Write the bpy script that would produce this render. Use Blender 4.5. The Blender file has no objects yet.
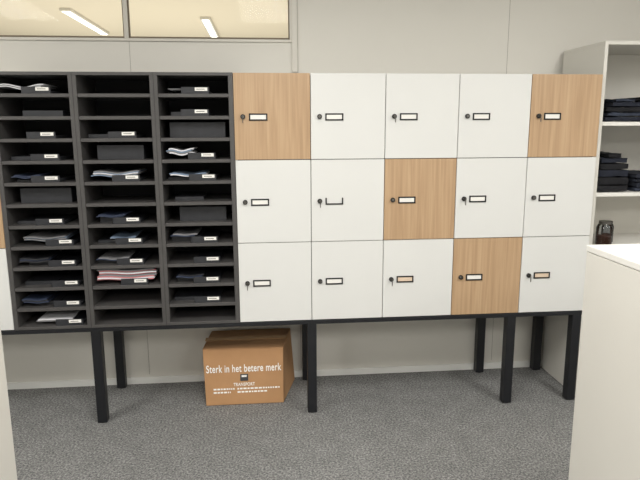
import bpy, bmesh, math, random
from mathutils import Vector, Matrix
random.seed(7)
scene=bpy.context.scene
try:
    scene.view_settings.view_transform='Standard'
except Exception: pass
COL=scene.collection

# ---------------- materials ----------------
def srgb(r,g,b):
    def c(v):
        v/=255.0
        return v/12.92 if v<=0.04045 else ((v+0.055)/1.055)**2.4
    return (c(r),c(g),c(b),1)
def mat(name,col,rough=0.5,metal=0,noise=0.04,nscale=6,bump=0,bscale=200,emit=0,spec=0.5):
    m=bpy.data.materials.new(name);m.use_nodes=True
    nt=m.node_tree;b=nt.nodes['Principled BSDF']
    b.inputs['Roughness'].default_value=rough;b.inputs['Metallic'].default_value=metal
    b.inputs['Specular IOR Level'].default_value=spec
    tc=nt.nodes.new('ShaderNodeTexCoord')
    n=nt.nodes.new('ShaderNodeTexNoise');n.inputs['Scale'].default_value=nscale;n.inputs['Detail'].default_value=4
    nt.links.new(tc.outputs['Object'],n.inputs['Vector'])
    r=nt.nodes.new('ShaderNodeValToRGB')
    r.color_ramp.elements[0].position=0.3;r.color_ramp.elements[1].position=0.7
    r.color_ramp.elements[0].color=tuple(max(0,c*(1-noise)) for c in col[:3])+(1,)
    r.color_ramp.elements[1].color=tuple(min(1,c*(1+noise)) for c in col[:3])+(1,)
    nt.links.new(n.outputs['Fac'],r.inputs['Fac']);nt.links.new(r.outputs['Color'],b.inputs['Base Color'])
    if bump:
        n2=nt.nodes.new('ShaderNodeTexNoise');n2.inputs['Scale'].default_value=bscale;n2.inputs['Detail'].default_value=3
        nt.links.new(tc.outputs['Object'],n2.inputs['Vector'])
        bp=nt.nodes.new('ShaderNodeBump');bp.inputs['Strength'].default_value=bump;bp.inputs['Distance'].default_value=0.004
        nt.links.new(n2.outputs['Fac'],bp.inputs['Height']);nt.links.new(bp.outputs['Normal'],b.inputs['Normal'])
    return m
def wood_mat(name):
    m=bpy.data.materials.new(name);m.use_nodes=True
    nt=m.node_tree;b=nt.nodes['Principled BSDF'];b.inputs['Roughness'].default_value=0.45
    tc=nt.nodes.new('ShaderNodeTexCoord');mp=nt.nodes.new('ShaderNodeMapping')
    mp.inputs['Scale'].default_value=(42,42,1.3)
    n=nt.nodes.new('ShaderNodeTexNoise');n.inputs['Scale'].default_value=1.6;n.inputs['Detail'].default_value=6;n.inputs['Distortion'].default_value=0.4
    nt.links.new(tc.outputs['Object'],mp.inputs['Vector']);nt.links.new(mp.outputs['Vector'],n.inputs['Vector'])
    r=nt.nodes.new('ShaderNodeValToRGB');e=r.color_ramp.elements
    e[0].position=0.28;e[0].color=srgb(170,139,106);e[1].position=0.72;e[1].color=srgb(194,164,130)
    k=r.color_ramp.elements.new(0.5);k.color=srgb(183,152,118)
    nt.links.new(n.outputs['Fac'],r.inputs['Fac']);nt.links.new(r.outputs['Color'],b.inputs['Base Color'])
    return m
def carpet_mat():
    m=bpy.data.materials.new('carpet_grey');m.use_nodes=True
    nt=m.node_tree;b=nt.nodes['Principled BSDF'];b.inputs['Roughness'].default_value=0.95;b.inputs['Specular IOR Level'].default_value=0.1
    tc=nt.nodes.new('ShaderNodeTexCoord')
    n=nt.nodes.new('ShaderNodeTexNoise');n.inputs['Scale'].default_value=95;n.inputs['Detail'].default_value=5;n.inputs['Roughness'].default_value=0.8
    nt.links.new(tc.outputs['Object'],n.inputs['Vector'])
    r=nt.nodes.new('ShaderNodeValToRGB');e=r.color_ramp.elements
    e[0].position=0.38;e[0].color=srgb(82,83,83);e[1].position=0.63;e[1].color=srgb(174,173,170)
    k=e.new(0.5);k.color=srgb(127,127,126)
    nt.links.new(n.outputs['Fac'],r.inputs['Fac'])
    n2=nt.nodes.new('ShaderNodeTexNoise');n2.inputs['Scale'].default_value=9;n2.inputs['Detail'].default_value=6
    nt.links.new(tc.outputs['Object'],n2.inputs['Vector'])
    r2=nt.nodes.new('ShaderNodeValToRGB');r2.color_ramp.elements[0].position=.3;r2.color_ramp.elements[1].position=.7;r2.color_ramp.elements[0].color=(.86,.86,.86,1);r2.color_ramp.elements[1].color=(1.05,1.05,1.05,1)
    nt.links.new(n2.outputs['Fac'],r2.inputs['Fac'])
    mx=nt.nodes.new('ShaderNodeMix');mx.data_type='RGBA';mx.blend_type='MULTIPLY';mx.inputs[0].default_value=1
    nt.links.new(r.outputs['Color'],mx.inputs[6]);nt.links.new(r2.outputs['Color'],mx.inputs[7])
    nt.links.new(mx.outputs[2],b.inputs['Base Color'])
    bp=nt.nodes.new('ShaderNodeBump');bp.inputs['Strength'].default_value=0.35;bp.inputs['Distance'].default_value=0.003
    nt.links.new(n.outputs['Fac'],bp.inputs['Height']);nt.links.new(bp.outputs['Normal'],b.inputs['Normal'])
    return m
def glass_mat(name,ior=1.45,tint=(0.97,0.98,0.97,1)):
    m=bpy.data.materials.new(name);m.use_nodes=True;nt=m.node_tree;nt.nodes.clear()
    o=nt.nodes.new('ShaderNodeOutputMaterial');t=nt.nodes.new('ShaderNodeBsdfTransparent');t.inputs[0].default_value=tint
    g=nt.nodes.new('ShaderNodeBsdfGlossy');g.inputs['Roughness'].default_value=0.02
    mx=nt.nodes.new('ShaderNodeMixShader');fr=nt.nodes.new('ShaderNodeFresnel');fr.inputs[0].default_value=ior
    nt.links.new(fr.outputs[0],mx.inputs[0]);nt.links.new(t.outputs[0],mx.inputs[1]);nt.links.new(g.outputs[0],mx.inputs[2]);nt.links.new(mx.outputs[0],o.inputs[0])
    return m
M={}
M['wall']=mat('wall_paint',srgb(223,220,212),0.6,noise=0.012,nscale=2)
M['wall2']=mat('office_wall_paint',srgb(212,211,206),0.7,noise=0.02,nscale=2)
M['ceil']=mat('ceiling_tile_white',srgb(228,227,224),0.9,noise=0.02,nscale=40)
M['ceil2']=mat('ceiling_adjacent_beige',srgb(214,204,184),0.9,noise=0.02,nscale=40)
M['seam']=mat('panel_seam_grey',srgb(165,161,152),0.7)
M['carpet']=carpet_mat()
M['base']=mat('baseboard_white',srgb(236,236,232),0.5,noise=0.01)
M['white']=mat('locker_white_laminate',srgb(220,220,217),0.38,noise=0.008,nscale=3)
M['wood']=wood_mat('beech_laminate')
M['black']=mat('black_carcass',srgb(26,27,30),0.5,noise=0.1,nscale=20)
M['shelf']=mat('pigeonhole_dark_grey',srgb(76,74,73),0.45,noise=0.08,nscale=14)
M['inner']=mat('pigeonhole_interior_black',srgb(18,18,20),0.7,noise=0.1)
M['folder']=mat('document_box_charcoal',srgb(42,43,47),0.5,noise=0.15,nscale=30)
M['metal']=mat('black_powdercoat_steel',srgb(24,25,29),0.42,noise=0.05,spec=0.5)
M['chrome']=mat('lock_steel',srgb(120,118,114),0.3,metal=1)
M['plast']=mat('label_holder_black',srgb(22,22,24),0.4)
M['label']=mat('label_paper',srgb(238,236,230),0.7,noise=0.01)
M['labelb']=mat('label_kraft',srgb(222,200,176),0.7)
M['ink']=mat('printed_ink_dark',srgb(70,70,72),0.7)
M['cab']=mat('cabinet_white_metal',srgb(219,216,208),0.45,noise=0.01,nscale=3)
M['cabtop']=mat('cabinet_top_white',srgb(230,228,222),0.4,noise=0.01)
M['card']=mat('corrugated_cardboard',srgb(188,144,102),0.85,noise=0.05,nscale=9,bump=0.15,bscale=60)
M['tape']=mat('packing_tape',srgb(198,156,108),0.25,noise=0.03)
M['wink']=mat('white_print',srgb(252,250,246),0.7)
M['frame']=mat('window_frame_aluminium',srgb(215,211,202),0.45,noise=0.02)
M['gasket']=mat('window_gasket_brown',srgb(120,108,90),0.6)
M['glass']=glass_mat('window_glass',ior=1.1)
M['jar']=glass_mat('jar_glass',tint=(0.8,0.82,0.84,1))
M['cloth1']=mat('cloth_navy',srgb(28,32,44),0.95,noise=0.25,nscale=30,bump=0.6,bscale=60)
M['cloth2']=mat('cloth_black',srgb(22,22,26),0.95,noise=0.25,nscale=30,bump=0.6,bscale=60)
M['cloth3']=mat('cloth_slate',srgb(48,54,68),0.95,noise=0.25,nscale=30,bump=0.6,bscale=60)
M['pap']=mat('paper_white',srgb(225,225,228),0.8)
M['papb']=mat('paper_blue_grey',srgb(120,138,160),0.8)
M['papp']=mat('paper_pink',srgb(205,130,135),0.8)
M['papg']=mat('paper_grey',srgb(130,130,132),0.8)
M['papd']=mat('folder_dark_blue',srgb(46,56,78),0.6)
M['brown']=mat('jar_contents_brown',srgb(90,52,34),0.8)
def lampmat(name,s):
    m=bpy.data.materials.new(name);m.use_nodes=True;b=m.node_tree.nodes['Principled BSDF']
    b.inputs['Base Color'].default_value=(1,1,1,1);b.inputs['Emission Color'].default_value=(1,0.98,0.93,1);b.inputs['Emission Strength'].default_value=s
    return m
M['lamp']=lampmat('light_diffuser',2.5)

# ---------------- builders ----------------
class B:
    def __init__(s,name,bevel=0,parent=None,segs=1):
        s.name=name;s.bm=bmesh.new();s.mats=[];s.bevel=bevel;s.parent=parent;s.segs=segs
    def mi(s,k):
        if k not in s.mats:s.mats.append(k)
        return s.mats.index(k)
    def box(s,x0,x1,y0,y1,z0,z1,k,rot=None,sub=0):
        c=Vector(((x0+x1)/2,(y0+y1)/2,(z0+z1)/2))
        mt=Matrix.Translation(c)
        if rot: mt=mt@Matrix.Rotation(rot[2],4,'Z')@Matrix.Rotation(rot[1],4,'Y')@Matrix.Rotation(rot[0],4,'X')
        mt=mt@Matrix.Diagonal((abs(x1-x0),abs(y1-y0),abs(z1-z0),1))
        r=bmesh.ops.create_cube(s.bm,size=1,matrix=mt)
        i=s.mi(k)
        for f in {f for v in r['verts'] for f in v.link_faces}: f.material_index=i
        return r['verts']
    def cyl(s,c,r,h,k,axis='Z',seg=20,r2=None):
        mt=Matrix.Translation(Vector(c))
        if axis=='Y': mt=mt@Matrix.Rotation(math.pi/2,4,'X')
        if axis=='X': mt=mt@Matrix.Rotation(math.pi/2,4,'Y')
        q=bmesh.ops.create_cone(s.bm,cap_ends=True,segments=seg,radius1=r,radius2=r if r2 is None else r2,depth=h,matrix=mt)
        i=s.mi(k)
        for f in {f for v in q['verts'] for f in v.link_faces}: f.material_index=i
    def done(s):
        me=bpy.data.meshes.new(s.name);s.bm.normal_update();s.bm.to_mesh(me);s.bm.free()
        for k in s.mats: me.materials.append(M[k])
        o=bpy.data.objects.new(s.name,me);COL.objects.link(o)
        if s.bevel:
            b=o.modifiers.new('bevel','BEVEL');b.width=s.bevel;b.segments=s.segs;b.limit_method='ANGLE'
        if s.parent: o.parent=s.parent
        return o
def empty(name,loc=(0,0,0)):
    o=bpy.data.objects.new(name,None);COL.objects.link(o);o.empty_display_size=0.1;return o

WY=0.525; H=2.8
XL,XR,YF=-4.0,3.6,-6.5
# ---------------- room ----------------
b=B('floor');b.box(XL-.1,XR+.1,YF-.1,WY+.1,-0.1,0,'carpet');b.done()
b=B('ceiling')
b.box(XL-.1,XR+.1,YF-.1,WY,H,H+0.1,'ceil');b.done()
WX0,WX1,WZ0,WZ1=-2.6,0.332,2.125,2.62
b=B('wall_back')
b.box(XL,XR,WY,WY+.1,0,WZ0,'wall')
b.box(XL,XR,WY,WY+.1,WZ1,H,'wall')
b.box(XL,WX0,WY,WY+.1,WZ0,WZ1,'wall')
b.box(WX1,XR,WY,WY+.1,WZ0,WZ1,'wall')
for x in (-3.1,-1.86,-0.616,1.67,2.9):
    b.box(x-.0013,x+.0013,WY-.0012,WY+.004,0.06,WZ0 if x<.3 else H,'seam')
b.box(.366,.369,WY-.0012,WY+.004,0.06,H,'seam')
b.done()
b=B('wall_left');b.box(XL-.1,XL,YF,WY+.1,0,H,'wall2');b.done()
b=B('wall_right');b.box(XR,XR+.1,YF,WY+.1,0,H,'wall2');b.done()
b=B('wall_front');b.box(XL,XR,YF-.1,YF,0,H,'wall2');b.done()
b=B('baseboard_back',bevel=.002);b.box(XL,XR,WY-.012,WY,0,.045,'base');b.done()
b=B('baseboard_left',bevel=.002);b.box(XL,XL+.012,YF,WY-.012,0,.045,'base');b.done()
b=B('baseboard_right',bevel=.002);b.box(XR-.012,XR,YF,WY-.012,0,.045,'base');b.done()
# windows (high interior glazing)
def window(name,x0,x1):
    w=B(name,bevel=.0015)
    z0,z1=WZ0,WZ1;y0,y1=WY-.012,WY+.06;t=.02
    w.box(x0,x1,y0,y1,z0,z0+t-.004,'frame');w.box(x0,x1,y0,y1,z1-t,z1,'frame')
    w.box(x0,x0+.012,y0,y1,z0+t-.004,z1-t,'frame');w.box(x1-.012,x1,y0,y1,z0+t-.004,z1-t,'frame')
    g=.007
    w.box(x0+.012,x1-.012,y0+.012,y0+.03,z0+t-.004,z0+t+g,'gasket')
    w.box(x0+.012,x1-.012,y0+.012,y0+.03,z1-t-g,z1-t,'gasket')
    w.box(x0+.012,x0+.012+g,y0+.012,y0+.03,z0+t,z1-t,'gasket')
    w.box(x1-.012-g,x1-.012,y0+.012,y0+.03,z0+t,z1-t,'gasket')
    w.box(x0+.014,x1-.014,y0+.018,y0+.023,z0+t,z1-t,'glass')
    w.done()
window('window_1',-2.6,-1.845)
window('window_2',-1.845,-.627)
window('window_3',-.627,.332)
# trims
b=B('trim_1',bevel=.002);b.box(.332,.366,WY-.014,WY,WZ0-.17,H,'frame')
b.done()
# adjacent room beyond glazing
b=B('ceiling_adjacent');b.box(-6,3.6,WY+.1,10,H,H+.1,'ceil2');b.done()
b=B('wall_adjacent_far');b.box(-6,3.6,10,10.1,0,H,'wall2');b.done()
b=B('wall_adjacent_left');b.box(-6.1,-6,WY+.1,10,0,H,'wall2');b.done()
b=B('wall_adjacent_right');b.box(3.6,3.7,WY+.1,10,0,H,'wall2');b.done()
b=B('floor_adjacent');b.box(-6,3.6,WY+.1,10,-.1,0,'carpet');b.done()
def fixture(x,y0,y1,w,name='ceiling_light'):
    f=B(name,bevel=.003)
    f.box(x-w/2-.02,x+w/2+.02,y0-.02,y1+.02,H-.03,H,'frame')
    f.box(x-w/2,x+w/2,y0,y1,H-.036,H-.028,'lamp')
    f.done()
LC=(1,.98,.94)
def area(x,y,sx,sy,e,name,z=H-.05,col=LC):
    l=bpy.data.lights.new(name,'AREA');l.shape='RECTANGLE';l.size=sx;l.size_y=sy;l.energy=e;l.color=col
    o=bpy.data.objects.new(name,l);COL.objects.link(o);o.location=(x,y,z);return o
fixture(-1.77,3.22,4.7,.07);fixture(-.44,3.6,5.1,.07)
fixture(-3.3,6.5,8,.09);fixture(1.3,3.4,4.9,.09)
area(-3,7,.3,1.5,60,'adjacent_lamp',col=(1,.95,.86));area(1.3,4.2,.12,1.5,60,'adjacent_lamp',col=(1,.95,.86))
o=area(-1,3.5,5,4,120,'adjacent_bounce_lamp',z=.9,col=(1,.95,.86));o.rotation_euler=(math.pi,0,0)
for x,e in ((-2.2,47),(.2,43),(2.3,39)):
    for y in (-1.9,-4.6):
        fixture(x,y-.65,y+.65,.5)
        area(x,y,.5,1.3,e,'ceiling_panel_lamp')

# ---------------- lockers ----------------
w=.4;h=.4469;L=.5646;D=.5
lk=empty('locker_cabinet')
def rowz(r): return L+r*h   # r=0 bottom
c=B('carcass',bevel=.001,parent=lk)
def carcass(x0,x1):
    c.box(x0,x1,.016,D,L-.002,L+.012,'black');c.box(x0,x1,.016,D,L+3*h-.012,L+3*h,'white')
    c.box(x0,x0+.012,.016,D,L+.012,L+3*h-.012,'white');c.box(x1-.012,x1,.016,D,L+.012,L+3*h-.012,'white')
    c.box(x0+.012,x1-.012,D-.01,D,L+.012,L+3*h-.012,'white')
    c.box(x0+.012,x1-.012,.02,.024,L+.012,L+3*h-.012,'shelf')
carcass(0.001,2.0);carcass(-2.0,-1.201)
c.done()
wooden={(0,2),(4,2),(2,1),(3,0),(-4,1),(-5,2)}
g=.0018
for ci in [-5,-4,0,1,2,3,4]:
    for r in range(3):
        k='wood' if (ci,r) in wooden else 'white'
        d=B('door',bevel=.0012,parent=lk)
        x0=ci*w+g;x1=(ci+1)*w-g;z0=rowz(r)+g;z1=rowz(r+1)-g
        d.box(x0,x1,0,.016,z0,z1,k)
        d.done()
        d=B('lock_and_label_holder',bevel=.0008,parent=lk)
        zc=rowz(r)+h*.497;xl=ci*w+.078;xw=.096;hh=.0185
        t=.0068
        d.box(xl,xl+xw,-.005,0.0005,zc-hh,zc-hh+t,'plast')
        if (ci,r)!=(1,1): d.box(xl,xl+xw,-.005,0.0005,zc+hh-t,zc+hh,'plast')
        d.box(xl,xl+t,-.005,0.0005,zc-hh,zc+hh,'plast');d.box(xl+xw-t,xl+xw,-.005,0.0005,zc-hh,zc+hh,'plast')
        lab='labelb' if (ci,r) in ((2,0),(4,0)) else 'label'
        if (ci,r)!=(1,1): d.box(xl+t,xl+xw-t,-.002,0.0005,zc-hh+t,zc+hh-t,lab)
        d.cyl((ci*w+.047,-.006,zc+.002),.0125,.013,'plast',axis='Y')
        d.cyl((ci*w+.047,-.0135,zc+.002),.008,.003,'chrome',axis='Y')
        if (ci+r)%2==0:
            d.box(ci*w+.0455,ci*w+.0485,-.032,-.013,zc-.006,zc+.010,'chrome')
            d.box(ci*w+.045,ci*w+.049,-.036,-.03,zc-.03,zc-.002,'chrome')
        d.done()
# legs frame
lf=B('leg_frame',bevel=.002,parent=lk)
def leg(x,y,s=.055): lf.box(x-s/2,x+s/2,y,y+s,0.004,L-.022,'metal');lf.cyl((x,y+s/2,.003),s*.45,.006,'plast')
lx=[-1.96,-.782,.40,1.565,1.962]
for x in lx:
    s=.052
    leg(x,.003,s);leg(x,.453,s)
    lf.box(x-s/2,x+s/2,.055,.453,L-.026,L-.003,'metal')
lf.box(-2.0,2.0,.003,.043,L-.026,L-.003,'metal');lf.box(-2.0,2.0,.463,.503,L-.026,L-.003,'metal')
lf.done()

# ---------------- pigeonholes ----------------
pg=empty('pigeonhole_cabinet')
p=B('pigeonhole_shell',bevel=.001,parent=pg)
ph=3*h/12;ZT=L+3*h;PD=.36;T=.018
p.box(-1.2,0,0,PD,ZT-.016,ZT,'shelf')
p.box(-1.2,0,0,PD,L-.002,L+.014,'shelf')
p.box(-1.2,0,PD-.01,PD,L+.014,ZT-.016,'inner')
edges=[(-1.2,-1.178),(-.82,-.78),(-.42,-.38),(-.024,0)]
for a,bx in edges:
    p.box(a,bx,.0,PD-.01,L+.014,ZT-.016,'shelf')
    if bx-a>.03: p.box((a+bx)/2-.0012,(a+bx)/2+.0012,-.0008,.002,L,ZT,'inner')
p.done()
cols=[(-1.178,-.82),(-.78,-.42),(-.38,-.024)]
s=B('shelves',bevel=.001,parent=pg)
for a,bx in cols:
    for i in range(1,12):
        z=ZT-i*ph
        s.box(a+.0005,bx-.0005,.004,PD-.011,z-T/2-.003,z+T/2-.003,'shelf')
s.done()
def shz(row):  # row 1..12 from top -> top surface of supporting shelf
    return (ZT-row*ph+T/2-.003) if row<12 else L+.014
lab=B('slot_labels',bevel=.0005,parent=pg)
rows={0:[(1,.225),(3,.23),(4,.24),(5,.232),(7,.235),(8,.275),(9,.28),(10,.287),(11,.287),(12,.29)],
      1:[(3,.235),(5,.24),(7,.23),(8,.235),(9,.235),(10,.25)],
      2:[(1,.215),(2,.21),(4,.235),(5,.235),(8,.232),(9,.24),(10,.235),(11,.235)]}
tr=B('letter_trays',bevel=.001,parent=pg)
for ci,l in rows.items():
    a,bx=cols[ci]
    for r,off in l:
        z=shz(r);x=a+off-.03
        tr.box(x-.06,x+.07,.03,.3,z,z+.014+.004*random.random(),'folder')
        tr.box(x-.07,x+.072,.012,.02,z,z+.034,'folder')
        lab.box(x,x+.064,.0095,.0125,z+.014,z+.031,'label')
        lab.box(x+.008,x+.05,.0085,.0115,z+.021,z+.024,'ink')
lab.done()
# document boxes nearly filling slots
for ci,r,x0,x1,hh in [(0,6,.05,.31,.078),(1,4,.06,.30,.075),(2,7,.07,.32,.078),(2,3,.04,.33,.08),(2,6,.05,.2,.02),(0,2,.1,.3,.03),(1,7,.05,.2,.03),(2,2,.05,.2,.022),(0,10,.03,.2,.02),(1,9,.02,.2,.018),(1,3,.02,.14,.02),(0,7,.02,.18,.015),(2,8,.02,.18,.03),(2,10,.04,.2,.018),(2,11,.02,.17,.02),(1,8,.03,.18,.015),(0,9,.06,.2,.018),(0,4,.02,.2,.02),(0,5,.04,.2,.012),(0,11,.08,.2,.02),(2,5,.02,.22,.015)]:
    a=cols[ci][0];z=shz(r)
    tr.box(a+x0,a+x1,.07,.3,z,z+hh,'folder')
tr.done()
# papers
def sheets(name,ci,r,x0,x1,n,ks,th=.003,base=0.0,rot=.12,y0=.03,bend=0.0):
    a=cols[ci][0];z=shz(r)+base;q=B(name,parent=pg)
    for i in range(n):
        dx=random.uniform(-.008,.008);dy=random.uniform(-.006,.01)
        q.box(a+x0+dx,a+x1+dx,y0+dy,y0+.22+dy,z,z+th*.85,ks[i%len(ks)],rot=(0,0,random.uniform(-rot,rot)*.3))
        z+=th
    if bend:
        ed=[e for e in q.bm.edges if abs(e.verts[0].co.x-e.verts[1].co.x)>.08]
        bmesh.ops.subdivide_edges(q.bm,edges=ed,cuts=9,use_grid_fill=True)
        for v in q.bm.verts:
            t=(v.co.x-a-x0)/(x1-x0)
            v.co.z+=bend*(math.sin(t*7.5+.6)*.5+.5)
    q.done()
sheets('paper_stack',0,1,.015,.225,3,['pap','papg'],base=.019,th=.005,bend=.016)
sheets('paper_stack',1,5,.04,.27,5,['papb','papg','pap'],th=.005,base=.019,bend=.012)
sheets('paper_stack',2,4,.03,.16,4,['pap','papg','papb'],th=.007,base=.019,bend=.012)
sheets('paper_stack',2,5,.03,.22,2,['pap','papb'],th=.006,base=.019,bend=.01)
sheets('paper_stack',0,8,.06,.27,4,['papb','papg'],th=.005,base=.019,bend=.01)
sheets('magazine_stack',1,10,.03,.33,8,['papp','pap','papp','papg'],th=.0075,base=.019,bend=.008)
sheets('paper_stack',0,12,.09,.27,3,['pap','papg'],th=.004,base=.019)
sheets('paper_stack',1,8,.1,.23,2,['papg','papb'],th=.004,base=.019,bend=.01)
sheets('paper_stack',2,1,.05,.2,2,['papg'],th=.004,base=.019)
sheets('folder_stack',0,11,.03,.16,3,['papd','folder'],th=.007,base=.02,bend=.006)
sheets('folder_stack',2,8,.03,.16,2,['papd','papg'],th=.006,base=.031,bend=.005)
sheets('folder_stack',0,9,.03,.18,3,['folder','papd'],th=.007,base=.019,bend=.006)
sheets('folder_stack',1,7,.05,.19,2,['papd'],th=.006,base=.031,bend=.006)
sheets('folder_stack',2,10,.04,.18,3,['folder','papd'],th=.006,base=.02,bend=.006)
sheets('folder_stack',1,9,.03,.19,2,['papd','papg'],th=.005,base=.02,bend=.008)
sheets('folder_stack',0,5,.03,.16,2,['papd'],th=.006,base=.019,bend=.008)

# ---------------- cardboard box ----------------
cb=empty('cardboard_box')
q=B('carton',bevel=.004,parent=cb,segs=2)
X0,X1,Y0,Y1,Z=-.222,.238,.155,.455,.348
def hexa(bb,v,k):
    vs=[bb.bm.verts.new(t) for t in v];i=bb.mi(k)
    for f in [(0,3,2,1),(4,5,6,7),(0,1,5,4),(1,2,6,5),(2,3,7,6),(3,0,4,7)]:
        ff=bb.bm.faces.new([vs[j] for j in f]);ff.material_index=i
hexa(q,[(X0,Y0,0.001),(X1,Y0-.002,0.001),(X1+.085,Y1+.03,0.001),(X0+.03,Y1+.03,0.001),
        (X0-.008,Y0,Z+.004),(X1+.002,Y0-.002,Z-.002),(X1+.06,Y1+.03,Z),(X0+.02,Y1+.03,Z)],'card')
q.done()
q=B('top_flaps',bevel=.001,parent=cb)
hexa(q,[(X0-.008,Y0,Z+.005),(X1+.002,Y0-.001,Z),(X1+.03,(Y0+Y1)/2+.013,Z+.002),(X0+.004,(Y0+Y1)/2+.013,Z+.003),
        (X0-.008,Y0,Z+.009),(X1+.002,Y0-.001,Z+.004),(X1+.03,(Y0+Y1)/2+.013,Z+.006),(X0+.004,(Y0+Y1)/2+.013,Z+.007)],'card')
hexa(q,[(X0+.004,(Y0+Y1)/2+.018,Z+.003),(X1+.03,(Y0+Y1)/2+.018,Z+.002),(X1+.06,Y1+.03,Z+.001),(X0+.02,Y1+.03,Z+.001),
        (X0+.004,(Y0+Y1)/2+.018,Z+.008),(X1+.03,(Y0+Y1)/2+.018,Z+.007),(X1+.06,Y1+.03,Z+.005),(X0+.02,Y1+.03,Z+.005)],'card')
q.box(X0-.006,X1+.03,(Y0+Y1)/2-.012,(Y0+Y1)/2+.045,Z+.0075,Z+.0095,'tape')
q.done()
def text(body,xc,z,width,height,k,y,parent,name,bold=0.0):
    cu=bpy.data.curves.new(name,'FONT');cu.body=body;cu.align_x='CENTER';cu.align_y='CENTER';cu.offset=bold;cu.extrude=.004;cu.space_character=1.06
    o=bpy.data.objects.new(name,cu);COL.objects.link(o)
    bpy.context.view_layer.update()
    dg=bpy.context.evaluated_depsgraph_get()
    me=bpy.data.meshes.new_from_object(o.evaluated_get(dg))
    bpy.data.objects.remove(o)
    xs=[v.co.x for v in me.vertices];ys=[v.co.y for v in me.vertices]
    cx=(max(xs)+min(xs))/2;cy=(max(ys)+min(ys))/2;sx=width/(max(xs)-min(xs));sy=height/(max(ys)-min(ys))
    for v in me.vertices:
        a,c_,d_=v.co
        v.co=Vector((xc+(a-cx)*sx,y-d_*.12,z+(c_-cy)*sy))
    me.materials.clear();me.materials.append(M[k])
    o=bpy.data.objects.new(name,me);COL.objects.link(o);o.parent=parent
    return o
yf=Y0-.0022
text('Sterk in het betere merk',.007,.232,.44,.048,'wink',yf,cb,'slogan_print',bold=.012)
text('TRANSPORT',.006,.130,.125,.021,'wink',yf,cb,'transport_print',bold=.012)
q=B('plain_logo_mark',parent=cb)
# plain stand-in mark: dark tile with a white bar
q.box(-.016,.03,yf-.001,yf+.004,.152,.194,'ink');q.box(-.008,.022,yf-.0016,yf+.003,.176,.188,'wink')
q.done()
q=B('fine_print_lines',parent=cb)
for z,xs in [(.103,(-.175,-.052)),(.103,(-.035,.215)),(.082,(-.175,-.075)),(.082,(-.035,.14))]:
    x=xs[0]
    while x<xs[1]:
        ww=random.uniform(.006,.02);q.box(x,min(x+ww,xs[1]),yf-.0006,yf+.003,z-.0045,z+.0045,'wink');x+=ww+.005
q.done()

# ---------------- tall open shelving cabinet (right) ----------------
b=B('shelving_cabinet',bevel=.0015)
SX0,SX1,SY0,SY1,SH=2.021,2.93,.04,.5,2.085
b.box(SX0,SX0+.02,SY0,SY1,0,SH-.02,'cab');b.box(SX1-.02,SX1,SY0,SY1,0,SH-.02,'cab')
b.box(SX0,SX1,SY0,SY1,SH-.02,SH,'cab');b.box(SX0+.02,SX1-.02,SY1-.01,SY1,.0,SH-.02,'cab')
for z in (.06,.45,.93,1.25,1.65):
    b.box(SX0+.0205,SX1-.0205,SY0+.01,SY1-.011,z-.022,z,'cabtop')
b.box(SX0+.0205,SX1-.0205,SY0+.03,SY0+.045,0,.038,'cab')
shelfcab=b.done()
# folded clothes lying on the shelves (kept as parts of the shelving unit)
def cloth_pile(name,x0,x1,z,layers,y0=.075,y1=.42):
    me_b=B(name,parent=shelfcab)
    for (th,k,ix,iy) in layers:
        vs=me_b.box(x0+ix,x1-ix*random.uniform(.2,1),y0+iy,y1,z,z+th*.98,k,rot=(0,0,random.uniform(-.06,.06)))
        z+=th*.93
    bmesh.ops.subdivide_edges(me_b.bm,edges=me_b.bm.edges[:],cuts=5,use_grid_fill=True)
    o=me_b.done()
    sm=o.modifiers.new('bev','BEVEL');sm.width=.006;sm.segments=2
    tx=bpy.data.textures.new(name+'_folds','CLOUDS');tx.noise_scale=.06
    dm=o.modifiers.new('folds','DISPLACE');dm.texture=tx;dm.strength=.018;dm.mid_level=.75;dm.texture_coords='GLOBAL'
    for f in o.data.polygons:f.use_smooth=True
    return o
Ls=lambda n,t:[(t*random.uniform(.8,1.25),random.choice(['cloth1','cloth2','cloth3']),random.uniform(0,.02),random.uniform(0,.025)) for _ in range(n)]
cloth_pile('folded_clothes',2.08,2.33,1.652,[(.03,'cloth1',0,0),(.026,'cloth3',.006,.01),(.032,'cloth2',.01,.005),(.03,'cloth1',.03,.01),(.022,'cloth3',.07,.02)])
cloth_pile('folded_clothes',2.38,2.62,1.652,Ls(5,.03))
cloth_pile('folded_clothes',2.06,2.26,1.252,[(.04,'cloth2',0,0),(.05,'cloth2',.004,.01),(.045,'cloth1',.0,.015),(.04,'cloth2',.01,.01),(.035,'cloth1',.03,.01),(.03,'cloth2',.07,.01)],y0=.075)
cloth_pile('folded_clothes',2.29,2.52,1.252,Ls(4,.028))
cloth_pile('folded_clothes',2.57,2.84,1.252,Ls(5,.03))
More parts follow.
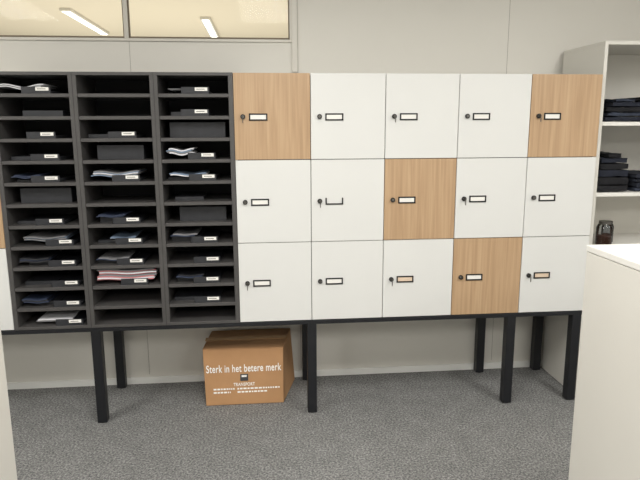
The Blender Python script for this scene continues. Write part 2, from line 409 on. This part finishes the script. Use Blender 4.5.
# jars
def jar(x,y,z,r,hh,name='glass_jar',lid='chrome'):
    j=B(name);bm=j.bm;seg=28
    prof=[(0,.002),(r*.9,.002),(r,.008),(r,hh*.75),(r*.85,hh*.86),(r*.7,hh*.9),(r*.7,hh*.97)]
    i=j.mi('jar');rings=[]
    for pr,pz in prof[1:]:
        rings.append([bm.verts.new((x+pr*math.cos(2*math.pi*t/seg),y+pr*math.sin(2*math.pi*t/seg),z+pz)) for t in range(seg)])
    for a_,b_ in zip(rings,rings[1:]):
        for t in range(seg):
            f=bm.faces.new((a_[t],a_[(t+1)%seg],b_[(t+1)%seg],b_[t]));f.material_index=i;f.smooth=True
    f=bm.faces.new(rings[0][::-1]);f.material_index=i
    j.cyl((x,y,z+hh*.95),r*.76,hh*.12,lid,seg=28)
    j.cyl((x,y,z+.004+hh*.2),r*.88,hh*.36,'brown',seg=28)
    j.done()
jar(2.15,.11,.93,.045,.145)
jar(2.225,.2,.93,.034,.13,lid='plast')

# ---------------- foreground storage cabinets ----------------
def low_cab(x0,x1,y0,y1,z,facing):
    c=B('storage_cabinet',bevel=.002)
    c.box(x0+.004,x1-.004,y0+.004,y1-.004,.0,.05,'shelf')
    c.box(x0,x1,y0,y1,.05,z-.025,'cab')
    c.box(x0-.002,x1+.002,y0-.002,y1+.002,z-.025+.002,z,'cabtop')
    c.done()
low_cab(1.318,1.8,-2.6,-1.15,1.2,0)
low_cab(-1.21,-.748,-2.6,-1.16,1.2,0)

# ---------------- world + camera ----------------
wd=bpy.data.worlds.new('world');scene.world=wd;wd.use_nodes=True
wd.node_tree.nodes['Background'].inputs[0].default_value=(.9,.93,1,1);wd.node_tree.nodes['Background'].inputs[1].default_value=.3
yaw,pitch,roll=0.0944,-0.1875,-0.0043
cy,sy=math.cos(yaw),math.sin(yaw)
f=Vector((sy*math.cos(pitch),cy*math.cos(pitch),math.sin(pitch)));r=Vector((cy,-sy,0));u=r.cross(f)
r2=r*math.cos(roll)+u*math.sin(roll);u2=-r*math.sin(roll)+u*math.cos(roll)
cam=bpy.data.cameras.new('camera');cam.sensor_width=36;cam.lens=590.41*36/640;cam.clip_start=.05
co=bpy.data.objects.new('camera',cam);COL.objects.link(co)
mw=Matrix(((r2.x,u2.x,-f.x,.1479),(r2.y,u2.y,-f.y,-3.1616),(r2.z,u2.z,-f.z,1.6233),(0,0,0,1)))
co.matrix_world=mw;scene.camera=co
